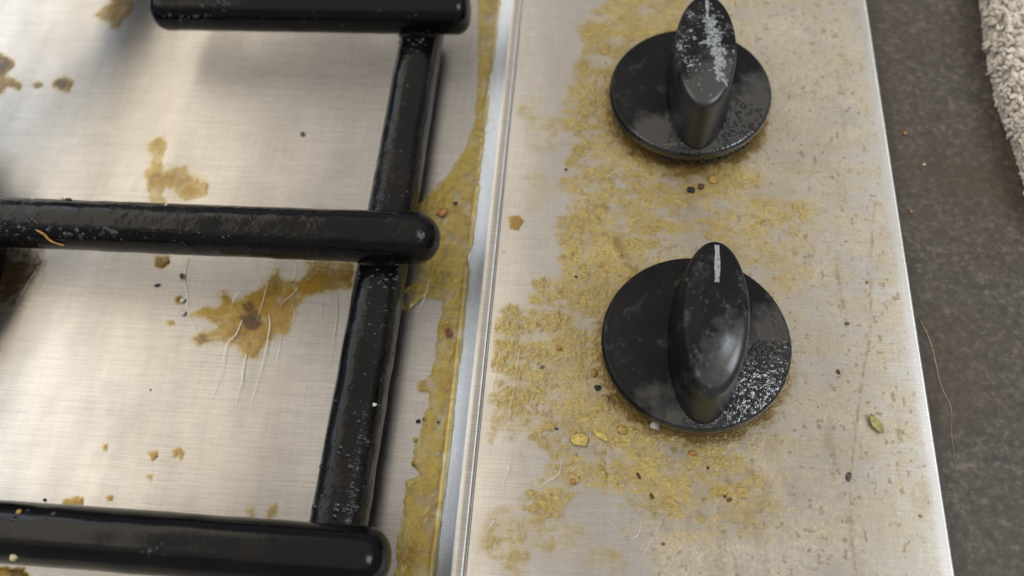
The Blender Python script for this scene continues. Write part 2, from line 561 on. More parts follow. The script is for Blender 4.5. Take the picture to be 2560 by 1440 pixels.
def panel_film(X, Y):
    edge = pxpoly([(1455, 40), (1440, 90), (1445, 150), (1415, 220), (1400, 330), (1412, 400), (1395, 470), (1397, 520), (1402, 556), (1390, 596), (1402, 640), (1392, 690), (1340, 705),
                   (1322, 745), (1345, 772), (1270, 765), (1228, 805), (1224, 860), (1236, 900), (1216, 960), (1204, 1060), (1214, 1092), (1300, 1112), (1376, 1140), (1350, 1180),
                   (1316, 1215), (1296, 1270), (1320, 1330), (1390, 1300), (1440, 1240), (1530, 1235), (1570, 1290), (1540, 1340), (1600, 1400), (1640, 1480), (2440, 1480), (2400, 700), (2300, -60), (1600, -60)], 0.0)
    n0 = fbm(X * 70, Y * 90, 0, 4, .55) - 0.5
    n1 = fbm(X * 150, Y * 260, 1, 5, .6) - 0.5              # wiped sideways
    n2 = fbm(X * 800, Y * 800, 2, 3, .6) - 0.5
    n3 = fbm(X * 420, Y * 420, 4, 4, .6) - 0.5
    sd = poly_sd(X, Y, edge) + 0.0040 * n3 + 0.0016 * n2 + 0.004 * n1
    inside = sstep(-0.0008, 0.0026, sd)
    left = sstep(0.026, -0.006, X + 0.012 * n0)              # thick on the left of the knobs, thin towards the right edge
    dens = 0.16 + 0.60 * left
    dens = np.maximum(dens, blobs(X, Y, [(1760, 1190, 150, 80, 1.0), (1700, 1150, 140, 60, .8), (1760, 450, 160, 60, .9), (1900, 540, 160, 90, .55), (1950, 640, 90, 120, .45),
                                         (1480, 250, 90, 170, .95), (1340, 930, 130, 170, .80), (1440, 800, 120, 140, .95), (1470, 1080, 150, 60, .85),
                                         (1540, 1090, 110, 50, .95), (1390, 1200, 80, 60, .8), (1560, 660, 90, 90, .95), (1440, 560, 60, 90, .8)]))
    dens = dens * (1 - 0.75 * sstep(at(1600, 1260, 0)[1], at(1600, 1380, 0)[1], Y))
    soft = blobs(X, Y, [(1260, 1340, 60, 70, .55), (1290, 1400, 40, 50, .5), (1400, 1350, 80, 50, .35), (1360, 330, 50, 50, .5), (1330, 270, 40, 30, .4), (1510, 1400, 60, 40, .3),
                        (1500, 70, 60, 40, .4), (1340, 470, 40, 60, .15), (1290, 1000, 60, 40, .3)])
    f = np.maximum(dens * inside, soft * (0.6 + 1.2 * (n3 + 0.25)))
    ca, sa = math.cos(.6), math.sin(.6)
    Xr, Yr = ca * X - sa * Y, sa * X + ca * Y
    g = vnoise(Xr * 2400, Yr * 2400, 3); g2 = vnoise(Xr * 1350 + 7, Yr * 1350, 4); g3 = vnoise(X * 600, Y * 600 + 3, 5)
    gran = 0.48 * g + 0.38 * g2 + 0.14 * g3
    # islands where it was rubbed off
    rub = sstep(-0.02, -0.20, n1 + 0.35 * n0 + 0.10 * n2)
    body = f * (1 - 0.75 * rub)
    A = np.clip(body * (0.42 + 1.2 * (gran - 0.42) + 0.8 * n3 + 0.9 * n1), 0, 1)
    A = np.maximum(A, 0.36 * f * (0.8 + 0.8 * n0 + 0.6 * n3) * (1 - 0.5 * rub))
    lump = sstep(0.66, 0.80, fbm(X * 330, Y * 330, 5, 3)) * sstep(0.3, 0.6, f)
    A = np.clip(A + 0.30 * lump, 0, 1)
    haze = inside * np.clip(0.45 + 1.0 * (gran - 0.5) + 0.7 * n0, 0, 1) * (1 - 0.5 * rub)
    haze = np.maximum(haze, soft * 0.7)
    # scorched stains and the thin brown specks scattered over everything
    B = 0.40 * sstep(0.58, 0.85, fbm(X * 420, Y * 420, 0, 5, .7)) * sstep(0.35, 0.7, f)
    sp = sstep(0.70, 0.80, fbm(X * 950, Y * 800, 3, 3, .6)) * inside
    B = np.maximum(B, 0.42 * sp)
    smear = sstep(0.60, 0.78, fbm(X * 330, Y * 120, 2, 4, .6)) * inside
    B = np.maximum(B, 0.11 * smear)
    for pts, w, k in (([(2188, 480), (2178, 640), (2176, 830), (2150, 980), (2128, 1180), (2124, 1300), (2140, 1440)], .00024, .32),
                      ([(2085, 640), (2110, 770)], .00025, .35), ([(1540, 600), (1566, 655), (1592, 682)], .0008, .42), ([(1610, 655), (1660, 625), (1722, 598)], .0003, .5),
                      ([(1800, 1290), (1850, 1440)], .00025, .25), ([(1474, 512), (1520, 518)], .0004, .35)):
        dd = seg_dist(X, Y, pts)
        ln = sstep(w * 2.0, w * 0.4, dd + 0.0009 * n3 + 0.0006 * n2) * sstep(-0.22, 0.05, n1 + n3)
        B = np.maximum(B, k * ln)
    # soot and sticky fluff gathered under the knob skirts
    for yc in (0.0, KY):
        r = np.hypot(X, Y - yc)
        ring = sstep(0.0232, 0.0200, r + 0.006 * n1 + 0.003 * n2)
        A = np.maximum(A, 0.7 * ring); B = np.maximum(B, 0.75 * ring)
    fade = sstep(0.0498, 0.0480, X)
    H = (0.00036 * np.clip(A, 0, .8) * gran ** 1.5 + 0.00025 * lump * (0.4 + g2) + 0.00012 * haze * g) * fade
    return A * fade, np.clip(B, 0, 1) * fade, H, haze * fade


KY = 0.0713
grid_part("dried_grease_film", -0.0463, 0.0498, -0.052, 0.118, 0.00019, panel_film, M_CRUST, cooktop,
          label="grainy yellow crust of dried grease around the knobs", kind="stuff")


# ------------------------------------------------------------------ knobs
def lathe(prof, seg=96):
    V = []; F = []
    n = len(prof)
    for k in range(seg):
        a = 2 * math.pi * k / seg
        for r, z in prof:
            V.append((r * math.cos(a), r * math.sin(a), z))
    for k in range(seg):
        for i in range(n - 1):
            a = k * n + i; b = ((k + 1) % seg) * n + i
            F.append((a, a + 1, b + 1, b))
    return V, F


def build_knob(loc, mat_disc, mat_grip, rot, label, fil, bend):
    prof = [(r, 0.0106 - 0.0026 * (r / 0.0196) ** 2.2) for r in (0.0, 0.004, 0.007, 0.010, 0.013, 0.0155, 0.0175, 0.0188, 0.0195)]
    for k in range(1, 7):
        a = math.radians(78 - k * 13)
        prof.append((0.0197 + 0.0013 * math.cos(a), 0.0068 + 0.0013 * math.sin(a)))
    prof += [(0.0210, 0.0060), (0.0207, 0.0046), (0.0203, 0.0043), (0.0185, 0.0043), (0.0135, 0.0043), (0.0130, 0.0040), (0.0130, 0.0001)]
    V, F = lathe(prof)
    k = mesh("control_knob", V, F, mat_disc, cooktop)
    k.location = loc
    k["label"] = label
    # grip: a lens shaped bar standing on the disc
    seg = 96
    rings = [(1.17, 0.0076), (1.13, 0.0096), (1.085, 0.0108), (1.055, 0.0125), (1.02, 0.0165), (0.985, 0.0241 - fil)]
    for q in range(1, 8):
        a = math.radians(q * 12.5)
        rings.append((0.985 - fil / 0.0092 * (1 - math.cos(a)), 0.0241 - fil + fil * math.sin(a)))
    last = rings[-1]
    rings += [(last[0] * 0.82, last[1] + 0.00040), (last[0] * 0.6, last[1] + 0.00080), (last[0] * 0.35, last[1] + 0.00105), (0.08, last[1] + 0.00115)]
    V = []; F = []
    for s, z in rings:
        for q in range(seg):
            a = 2 * math.pi * q / seg
            ca, sa = math.cos(a), math.sin(a)
            hw = 0.0076 - (1 - s) * 0.0076 * (0.9 if s > .7 else 1)
            hl = 0.0178 - (1 - s) * (0.0090 if s > .75 else 0.0178)
            e = 2 / 2.0
            yy = hl * math.copysign(abs(sa) ** e, sa)
            zz = z - bend * max(0.0, (z - 0.012) / 0.013) * (max(0.0, -yy) / 0.0178) ** 3
            V.append((hw * math.copysign(abs(ca) ** e, ca), yy, zz))
    n = len(rings)
    for j in range(n - 1):
        for q in range(seg):
            F.append((j * seg + q, j * seg + (q + 1) % seg, (j + 1) * seg + (q + 1) % seg, (j + 1) * seg + q))
    F.append(tuple((n - 1) * seg + q for q in range(seg)))
    g = mesh("grip", V, F, mat_grip, k)
    g.location = (0.0017, -0.0003, 0)
    g.rotation_euler = (0, 0, rot)
    return k, g


M_DISC_A = mat_knob("knob_skirt_plastic", math.radians(-42), 1.0)
M_DISC_B = mat_knob("far_knob_skirt_plastic", math.radians(-60), 0.75)
M_GRIP_A = mat_knob("knob_grip_plastic", math.radians(-42), 0.12, 0.48)
M_GRIP_B = mat_knob("far_knob_grip_plastic", math.radians(-60), 0.12, 0.52)
M_MARK = mat_simple("worn_white_paint", (0.36, 0.385, 0.385), 0.5, 0.55, 1400, bmp=0.3)

k_near, g_near = build_knob((0, 0, 0), M_DISC_A, M_GRIP_A, math.radians(-3), "near black knob with a clear white line on its grip", 0.0036, 0.0035)
k_far, g_far = build_knob((0, KY, 0), M_DISC_B, M_GRIP_B, math.radians(-2), "far black knob with greasy white glints on its grip", 0.0018, 0.0012)


def indicator(grip, length, width, y0, fade, seed):
    """a worn painted line following the crowned top of the grip"""
    rnd = random.Random(seed)
    n = 28
    V = []; F = []
    for i in range(n + 1):
        t = i / n
        y = y0 - length * t
        w = width * (0.47 + 0.07 * math.sin(9 * t + seed) + 0.03 * rnd.uniform(-1, 1))
        ox = 0.00012 * math.sin(3 * t)
        # height of the crown at this y
        hl = 0.0156
        q = min(1.0, abs(y) / hl)
        z = 0.02495 + 0.00002 - 0.00092 * q ** 2.0
        V += [(ox - w, y, z), (ox + w, y, z)]
    for i in range(n):
        if rnd.random() < fade:
            continue
        F.append((2 * i, 2 * i + 2, 2 * i + 3, 2 * i + 1))
    o = mesh("indicator_line", V, F, M_MARK, None)
    return o


def drape(o, target, off=2.5e-5, zmax=0.05):
    """drop every vertex of o onto target's surface (both in the same local space)"""
    from mathutils.bvhtree import BVHTree
    me = target.data
    bvh = BVHTree.FromPolygons([v.co for v in me.vertices], [p.vertices for p in me.polygons])
    for v in o.data.vertices:
        h = bvh.ray_cast(Vector((v.co.x, v.co.y, zmax)), Vector((0, 0, -1)))
        if h[0] is not None:
            v.co.z = h[0].z + off


for grip, knob, args in ((g_near, k_near, (0.0098, 0.00115, 0.0158, 0.0, 3)), (g_far, k_far, (0.0075, 0.0008, 0.0152, 0.12, 5))):
    o = indicator(grip, *args)
    drape(o, grip)
    o.parent = knob
    o.location = grip.location
    o.rotation_euler = grip.rotation_euler


# grease beads: lumps that stand on another surface, joined because nobody could count them
def beads(name, pts, mat, parent, label=None):
    V = []; F = []
    base = []
    for (th, ph) in [(90, 0)] + [(50, k * 72) for k in range(5)] + [(8, 36 + k * 60) for k in range(6)]:
        t = math.radians(th); p = math.radians(ph)
        base.append((math.cos(t) * math.cos(p), math.cos(t) * math.sin(p), math.sin(t)))
    rnd = random.Random(4)
    NS, NR = 9, 4
    for (c, nrm, r) in pts:
        nrm = Vector(nrm).normalized()
        q = nrm.to_track_quat('Z', 'Y')
        st = len(V)
        V.append(tuple(Vector(c) + nrm * r * 0.75))
        sq = [rnd.uniform(0.75, 1.3) for _ in range(NS)]
        for j in range(1, NR + 1):
            a = math.pi / 2 * j / NR
            for k in range(NS):
                b = 2 * math.pi * k / NS
                rr = r * math.sin(a) * (1 + (sq[k] - 1) * math.sin(a))
                V.append(tuple(Vector(c) + q @ Vector((rr * math.cos(b), rr * math.sin(b), r * 0.75 * math.cos(a) - 0.15 * r))))
        for k in range(NS):
            F.append((st, st + 1 + k, st + 1 + (k + 1) % NS))
        for j in range(NR - 1):
            for k in range(NS):
                a = st + 1 + j * NS + k; b = st + 1 + j * NS + (k + 1) % NS
                F.append((a, a + NS, b + NS, b))
    o = mesh(name, V, F, mat, parent)
    o["kind"] = "stuff"
    if label: o["label"] = label
    return o


def mat_bead(name, col, rough=0.12):
    m, nt, b = newmat(name)
    b.inputs['Base Color'].default_value = (*col, 1)
    b.inputs['Roughness'].default_value = rough
    b.inputs['IOR'].default_value = 1.5
    L(nt, mrange(nt, noise(nt, coords(nt), 1200, 2), 0.3, 0.7, rough, rough + 0.15), b.inputs['Roughness'])
    return m


M_BEAD = mat_bead("tarry_grease", (0.012, 0.012, 0.012))
M_BEAD_GREY = mat_bead("milky_grease", (0.24, 0.255, 0.26), 0.08)
M_BEAD_Y = mat_bead("yellow_grease_bead", (0.42, 0.33, 0.12), 0.10)


def surface_points(obj, pts2, zmax=0.06):
    from mathutils.bvhtree import BVHTree
    me = obj.data
    bvh = BVHTree.FromPolygons([v.co for v in me.vertices], [p.vertices for p in me.polygons])
    out = []
    for (x, y) in pts2:
        h = bvh.ray_cast(Vector((x, y, zmax)), Vector((0, 0, -1)))
        if h[0] is not None:
            out.append((h[0], h[1]))
    return out


def mat_wear_glare():
    m, nt, b = newmat("greasy_wear_glare")
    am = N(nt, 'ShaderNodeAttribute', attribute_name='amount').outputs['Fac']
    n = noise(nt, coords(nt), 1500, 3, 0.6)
    L(nt, mixc(nt, mrange(nt, n, 0.35, 0.65, 0, 1), (0.42, 0.45, 0.46), (0.16, 0.17, 0.175)), b.inputs['Base Color'])  # pale greys stand in for glare on the scraped grease
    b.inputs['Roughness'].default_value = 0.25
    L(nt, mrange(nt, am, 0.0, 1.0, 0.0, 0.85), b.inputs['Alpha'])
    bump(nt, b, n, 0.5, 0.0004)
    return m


M_WEAR_GLARE = mat_wear_glare()


def draped_film(name, target, parent, fn, box, step, mat, label=None):
    from mathutils.bvhtree import BVHTree
    me = target.data
    bvh = BVHTree.FromPolygons([v.co for v in me.vertices], [p.vertices for p in me.polygons])
    x0, x1, y0, y1 = box
    nx = int((x1 - x0) / step) + 1; ny = int((y1 - y0) / step) + 1
    X, Y = np.meshgrid(x0 + step * np.arange(nx), y0 + step * np.arange(ny), indexing='ij')
    A, H = fn(X, Y)
    Z = np.full(X.shape, -1.0)
    for i in range(nx):
        for j in range(ny):
            h = bvh.ray_cast(Vector((X[i, j], Y[i, j], 0.06)), Vector((0, 0, -1)))
            if h[0] is not None and h[1].z > 0.5:
                Z[i, j] = h[0].z + 0.00002 + H[i, j]
    V = []; F = []; idx = -np.ones(X.shape, int); am = []
    for i in range(nx - 1):
        for j in range(ny - 1):
            q = ((i, j), (i + 1, j), (i + 1, j + 1), (i, j + 1))
            if min(Z[a] for a in q) < 0 or max(A[a] for a in q) < 0.02:
                continue
            f = []
            for a in q:
                if idx[a] < 0:
                    idx[a] = len(V); V.append((X[a], Y[a], Z[a])); am.append(A[a])
                f.append(idx[a])
            F.append(f)
    o = mesh(name, V, F, mat, parent)
    at_ = o.data.attributes.new("amount", 'FLOAT', 'POINT')
    at_.data.foreach_set("value", np.array(am, np.float32))
    o.location = target.location; o.rotation_euler = target.rotation_euler
    if label: o["label"] = label
    return o


def knob_beads():
    rnd = np.random.default_rng(5)
    # greasy smears over the far grip's top, their glare painted in as pale colour
    def wear_glare(X, Y):
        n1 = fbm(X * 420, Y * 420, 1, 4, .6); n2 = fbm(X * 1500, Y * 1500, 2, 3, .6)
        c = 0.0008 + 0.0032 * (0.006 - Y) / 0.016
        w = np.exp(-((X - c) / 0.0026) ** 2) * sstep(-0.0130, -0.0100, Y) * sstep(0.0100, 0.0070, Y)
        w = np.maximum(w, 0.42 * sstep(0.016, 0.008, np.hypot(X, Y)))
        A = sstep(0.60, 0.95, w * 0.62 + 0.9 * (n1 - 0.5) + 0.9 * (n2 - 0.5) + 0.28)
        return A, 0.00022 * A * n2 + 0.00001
    draped_film("greasy_wear_glare", g_far, k_far, wear_glare, (-0.0075, 0.0075, -0.0175, 0.0175), 0.00016, M_WEAR_GLARE, "smeared grease on the far grip with its whitish glare painted in")
    def wear_glare2(X, Y):
        n1 = fbm(X * 300, Y * 150, 3, 4, .6); n2 = fbm(X * 1500, Y * 1100, 4, 3, .6)
        A = 0.22 * sstep(0.66, 0.92, 0.5 * n1 + 0.6 * n2 + 0.10 * sstep(0.002, 0.006, X))
        return A, 0.00006 * A + 0.00001
    draped_film("greasy_wear_glare", g_near, k_near, wear_glare2, (-0.0075, 0.0075, -0.0175, 0.0175), 0.00018, M_WEAR_GLARE)
    # around the front rim of both discs
    for knob, n, m, a0, a1 in ((k_near, 800, M_BEAD, -100, 0), (k_far, 400, M_BEAD, -110, -20)):
        c = []
        for _ in range(n):
            a = math.radians(rnd.uniform(a0, a1)); r = 0.0208 * math.sqrt(rnd.uniform(.30, .96))
            c.append((r * math.cos(a), r * math.sin(a)))
        pts = [(p, nn, rnd.uniform(.00014, .00042)) for p, nn in surface_points(knob, c)]
        beads("grease_beads", pts, m, knob)
    # drops hanging under the far skirt
    pts = []
    for _ in range(60):
        a = math.radians(rnd.normal(-75, 28)); r = 0.0204
        pts.append(((r * math.cos(a), r * math.sin(a), rnd.uniform(.0030, .0046)), (math.cos(a), math.sin(a), 0.1), rnd.uniform(.0003, .0007)))
    beads("grease_drips", pts, M_BEAD, k_far)


knob_beads()


# ------------------------------------------------------------------ burner (its edge shows at the left, its reflection more)
def build_burner():
    prof = [(0.0, 0.0140), (0.030, 0.0140), (0.034, 0.0135), (0.0362, 0.012), (0.0365, 0.0095), (0.0350, 0.0085), (0.0345, 0.006),
            (0.0440, 0.0050), (0.0456, 0.0040), (0.0460, 0.0022), (0.0460, 0.0)]
    prof = [(0.0, 0.0165), (0.038, 0.0165), (0.0420, 0.0160), (0.0446, 0.0145), (0.0450, 0.0115), (0.0440, 0.0105), (0.0435, 0.0070),
            (0.0450, 0.0062), (0.0458, 0.0050), (0.0460, 0.0025), (0.0460, 0.0)]
    V, F = lathe(prof, 120)
    o = mesh("burner", V, F, M_ENAMEL_DIRTY, cooktop)
    o.location = (-0.2225, 0.0075, ZB)
    return o


build_burner()


# ------------------------------------------------------------------ pan support
grate = empty("pan_support", (-0.0746, 0.0185, ZB))
tag(grate, "grimy black enamelled pan support of round bars standing over the steel well", "pan support")
GL = Vector(grate.location)
RB = 0.0062
ZBAR = 0.0129
ZF = 0.0037


def bar(name, p0, p1, r, mat, round0, round1, sq=2.0, wob=0.00012, label=None, seg=40, seed=0, flat=1.0):
    """a rod along p0->p1 with rounded ends; round = length of the rounding / r; sq = superellipse exponent"""
    p0 = Vector(p0); p1 = Vector(p1)
    ax = (p1 - p0); Lg = ax.length; ax.normalize()
    up = Vector((0, 0, 1)); side = up.cross(ax).normalized()
    st = []
    if round0:
        for k in range(12):
            a = math.pi / 2 * k / 11
            st.append((round0 * r * (1 - math.cos(a)), (1 - round0) + round0 * math.sin(a)))
    else:
        st.append((0, 1.0))
    nmid = max(2, int(Lg / 0.002))
    a0 = (round0 or 0) * r; a1 = Lg - (round1 or 0) * r
    for k in range(1, nmid):
        st.append((a0 + (a1 - a0) * k / nmid, 1.0))
    if round1:
        for k in range(12):
            a = math.pi / 2 * (1 - k / 11)
            st.append((Lg - round1 * r * (1 - math.cos(a)), (1 - round1) + round1 * math.sin(a)))
    else:
        st.append((Lg, 1.0))
    V = []; F = []
    for s, rr in st:
        rr = max(rr, 0.02)
        for q in range(seg):
            t = 2 * math.pi * q / seg
            e = 2 / sq
            cx = math.copysign(abs(math.cos(t)) ** e, math.cos(t)); cz = math.copysign(abs(math.sin(t)) ** e, math.sin(t))
            w = wob * (float(fbm(np.array(s * 160.0), np.array(q * 6.0 / seg if q < seg / 2 else (seg - q) * 6.0 / seg), seed, 3)) - .5) * 2 / r
            R = r * rr * (1 + w)
            P = p0 + ax * s + side * (cx * R) + up * (cz * R * flat)
            V.append(tuple(P - GL))
    n = len(st)
    for j in range(n - 1):
        for q in range(seg):
            F.append((j * seg + q, j * seg + (q + 1) % seg, (j + 1) * seg + (q + 1) % seg, (j + 1) * seg + q))
    F.append(tuple(range(seg))[::-1]); F.append(tuple((n - 1) * seg + q for q in range(seg)))
    o = mesh(name, V, F, mat, grate)
    if label: o["label"] = label
    return o


XF = -0.0747
yA = at(800, 24, ZBAR)[1]; yM = at(500, 575, ZBAR)[1]; yB = at(450, 1362, ZBAR)[1]
frame_bar = bar("frame_bar", (XF, -0.14, ZF), (XF, yA + 0.004, ZF), 0.0060, M_ENAMEL_DIRTY, 0, 0.6, sq=2.4, wob=0.00018, seed=1,
                label="lower bar caked with brown baked grease running under the others")
xr_m = at(1100, 600, ZBAR)[0]; xr_b = at(975, 1398, ZBAR)[0]; xr_t = at(1173, 40, ZBAR)[0]; xl_t = at(388, 20, ZBAR)[0]
bar_t = bar("cross_bar", (xl_t, yA, ZBAR), (xr_t, yA, ZBAR), RB, M_ENAMEL, 0.62, 0.62, seed=2, label="short far bar with two rounded ends")
bar_m = bar("cross_bar", (-0.29, yM, ZBAR), (xr_m, yM, ZBAR), RB, M_ENAMEL_DIRTY, 0, 0.98, seed=3, wob=0.0002, label="middle bar with crumbs and a grease crust along its top")
bar_b = bar("cross_bar", (-0.29, yB, ZBAR), (xr_b, yB, ZBAR), RB, M_ENAMEL, 0, 0.85, seed=4, label="nearest bar, out of focus")


def weld(y):
    """the lump of enamel where a cross bar sits on the frame bar"""
    V, F = lathe([(0.0, 0.0), (0.0050, 0.0), (0.0061, -0.0010), (0.0067, -0.0030), (0.0069, -0.0055), (0.0066, -0.0075)], 32)
    o = mesh("weld", V, F, M_ENAMEL, grate)
    o.location = Vector((XF, y, ZBAR - 0.001)) - GL
    return o


for y in (yA, yM, yB):
    weld(y)
for y in (yM, -0.13):
    V, F = lathe([(0.0, 0.0030), (0.0034, 0.0030), (0.0034, 0.0005), (0.0028, 0.0), (0.0, 0.0)], 24)
    f = mesh("foot", V, F, M_ENAMEL, grate)
    f.location = Vector((XF, y, ZB)) - GL


def on_bar(obj, px, py):
    """where the photo ray through a pixel meets a bar (world point, normal)"""
    d = Vector(RM @ np.array([(px - 1280) / FPX, (720 - py) / FPX, -1.0])).normalized()
    from mathutils.bvhtree import BVHTree
    b = CACHE.get(obj.name)
    if b is None:
        me = obj.data
        b = BVHTree.FromPolygons([v.co + GL for v in me.vertices], [p.vertices for p in me.polygons]); CACHE[obj.name] = b
    h = b.ray_cast(Vector(CAM), d)
    return h[0], h[1]


CACHE = {}


def bar_beads():
    rnd = np.random.default_rng(8)
    def run(obj, spots, mat, name="grease_beads", label=None):
        pts = []
        for (px, py, sx, sy, n, r0, r1) in spots:
            for _ in range(int(n * 0.6)):
                p, nn = on_bar(obj, px + rnd.normal(0, sx), py + rnd.normal(0, sy))
                if p is not None:
                    pts.append((p - GL, nn, r0 * 0.6 + (r1 * 1.25 - r0 * 0.6) * rnd.random() ** 2))
        beads(name, pts, mat, grate, label)
    run(frame_bar, [(905, 1060, 10, 25, 14, .0003, .0006), (900, 1130, 12, 30, 22, .0003, .0007), (880, 1200, 16, 30, 30, .0003, .0007),
                    (865, 1270, 25, 25, 40, .0003, .0008), (840, 1040, 10, 60, 14, .0003, .0006), (800, 1180, 10, 50, 16, .0003, .0007),
                    (1015, 300, 20, 100, 60, .00015, .0004), (990, 440, 25, 50, 60, .00015, .0005), (950, 700, 35, 15, 70, .0002, .0006),
                    (930, 800, 30, 60, 50, .00015, .0004), (1040, 105, 25, 8, 40, .0002, .0005), (890, 950, 30, 80, 30, .00015, .0004)], M_BEAD, label="beads of tarry grease on the lower bar")
    run(bar_m, [(60, 575, 60, 14, 60, .0002, .0007), (240, 585, 80, 10, 60, .0002, .0008), (430, 575, 80, 12, 26, .0002, .0005), (600, 590, 80, 10, 16, .00015, .0004)], M_BEAD,
        label="tarry grease crust along the middle bar")
    run(bar_t, [(470, 50, 25, 10, 60, .0002, .0006), (560, 10, 30, 8, 30, .0002, .0006), (800, 40, 150, 15, 40, .0001, .0003)], M_BEAD)
    run(bar_b, [(35, 1290, 60, 20, 20, .0002, .0006), (380, 1375, 20, 8, 20, .0002, .0005)], M_BEAD)


bar_beads()


# ------------------------------------------------------------------ towel
def build_towel():
    root = empty("towel", (0.11, 0.09, ZC))
    tag(root, "fluffy beige terry towel lying on the worktop at the right edge", "towel")
    T0 = Vector(root.location)
    # its free edge, from far to near
    edge = [at(x, y, ZC + 0.006)[:2] for x, y in ((2440, -160), (2452, -40), (2458, 30), (2478, 150), (2500, 250), (2532, 320), (2556, 400), (2600, 520), (2680, 640))]
    edge = np.array(edge) + np.array([0.0022, 0.0])
    u = np.linspace(0, 1, len(edge)); uu = np.linspace(0, 1, 70)
    ex = np.interp(uu, u, edge[:, 0]); ey = np.interp(uu, u, edge[:, 1])
    k = np.ones(9) / 9
    ex[4:-4] = np.convolve(ex, k, 'valid'); ey[4:-4] = np.convolve(ey, k, 'valid')
    nx = 34
    V = []; F = []
    V2 = np.zeros((70, nx, 3))
    for i in range(70):
        for j in range(nx):
            s = j / (nx - 1)
            if j < 9:                                   # the rolled edge
                a = math.pi * (j / 9.0) - math.pi / 2 * 1.0
                a = -math.pi / 2 + math.pi * 0.5 * (j / 8.0) * 1.0
                x = ex[i] + 0.0048 * (1 + math.sin(a)) * 0.9; z = ZC + 0.0002 + 0.0088 * max(0.0, math.sin(math.pi / 2 * j / 8.0)) ** 0.8
            else:
                t = (j - 8) / (nx - 9)
                x = ex[i] + 0.0048 * 0.9 + 0.10 * t
                z = ZC + 0.0090 + 0.0035 * math.sin(3.0 * t + 0.4 * i / 10) * t
            y = ey[i] + 0.03 * s
            z += 0.0006 * (float(vnoise(np.array(x * 160), np.array(y * 160), 2)) - .5) * (1 if j > 1 else 0)
            V2[i, j] = (x, y, z)
    V = [tuple(Vector(v) - T0) for v in V2.reshape(-1, 3)]
    for i in range(69):
        for j in range(nx - 1):
            F.append((i * nx + j, i * nx + j + 1, (i + 1) * nx + j + 1, (i + 1) * nx + j))
    m = mat_simple("terry_cotton", (0.50, 0.45, 0.385), 0.95, 0.22, 500, spec=0.1, bmp=0.5)
    body = mesh("towel_cloth", V, F, m, root)
    me = body.data
    # terry loops
    rnd = np.random.default_rng(2)
    m2 = mat_simple("terry_loops", (0.74, 0.67, 0.57), 0.95, 0.25, 300, spec=0.1, bmp=0)
    LV = []; LF = []
    polys = [p for p in me.polygons if p.center.x + T0.x < 0.125]
    for p in polys:
        ar = p.area
        n = rnd.poisson(ar / (0.00095 ** 2) * 1.0)
        vs = [me.vertices[i].co for i in p.vertices]
        for _ in range(n):
            a, b = rnd.random(2)
            c = vs[0].lerp(vs[1], a).lerp(vs[3].lerp(vs[2], a), b)
            nn = p.normal if p.normal.z > -0.2 else -p.normal
            lean = Vector((rnd.normal(-.35, .35), rnd.normal(-.35, .35), 0))
            d = (Vector(nn) + lean).normalized()
            ln = rnd.uniform(.0014, .0021); r = rnd.uniform(.00048, .00075)
            q = d.to_track_quat('Z', 'Y')
            bend = q @ Vector((rnd.normal(0, 1), rnd.normal(0, 1), 0)) * 0.0009
            st = len(LV)
            K = 5
            for t, rr in ((-0.1, .8), (.35, 1.0), (.75, 1.05), (.95, .7), (1.02, .15)):
                pc = c + d * ln * t + bend * t * t
                for k in range(K):
                    an = 2 * math.pi * k / K
                    LV.append(tuple(pc + q @ Vector((r * rr * math.cos(an), r * rr * math.sin(an), 0))))
            for j in range(4):
                for k in range(K):
                    LF.append((st + j * K + k, st + j * K + (k + 1) % K, st + (j + 1) * K + (k + 1) % K, st + (j + 1) * K + k))
    pile = mesh("terry_pile", LV, LF, m2, root)
    pile["kind"] = "stuff"


build_towel()


# ------------------------------------------------------------------ crumbs, flakes and hairs: loose, each a thing of its own
MATS = {}


def cmat(key, col, rough=0.6):
    if key not in MATS:
        MATS[key] = mat_simple("crumb_" + key, col, rough, 0.5, 1800, bmp=0.4)
    return MATS[key]


CC = dict(black=(0.012, 0.012, 0.014), charcoal=(0.02, 0.028, 0.036), brown=(0.11, 0.045, 0.018), red=(0.20, 0.045, 0.018), orange=(0.46, 0.22, 0.05), amber=(0.46, 0.29, 0.07),
          white=(0.72, 0.70, 0.64), cream=(0.66, 0.55, 0.34), green=(0.42, 0.40, 0.17), yellow=(0.62, 0.47, 0.13), grey=(0.10, 0.095, 0.085))


def rock(rx, ry, rz, seed):
    rnd = random.Random(seed)
    V = []; F = []
    NS, NR = 9, 6
    V.append((0, 0, rz * rnd.uniform(.8, 1.1)))
    for j in range(1, NR):
        a = math.pi * j / NR
        for k in range(NS):
            b = 2 * math.pi * k / NS
            q = rnd.uniform(.72, 1.18)
            V.append((rx * q * math.sin(a) * math.cos(b), ry * q * math.sin(a) * math.sin(b), rz * math.cos(a) * rnd.uniform(.85, 1.1)))
    V.append((0, 0, -rz))
    for k in range(NS):
        F.append((0, 1 + k, 1 + (k + 1) % NS))
        F.append((len(V) - 1, 1 + (NR - 2) * NS + (k + 1) % NS, 1 + (NR - 2) * NS + k))
    for j in range(NR - 2):
        for k in range(NS):
            a = 1 + j * NS + k; b = 1 + j * NS + (k + 1) % NS
            F.append((a, a + NS, b + NS, b))
    return V, F


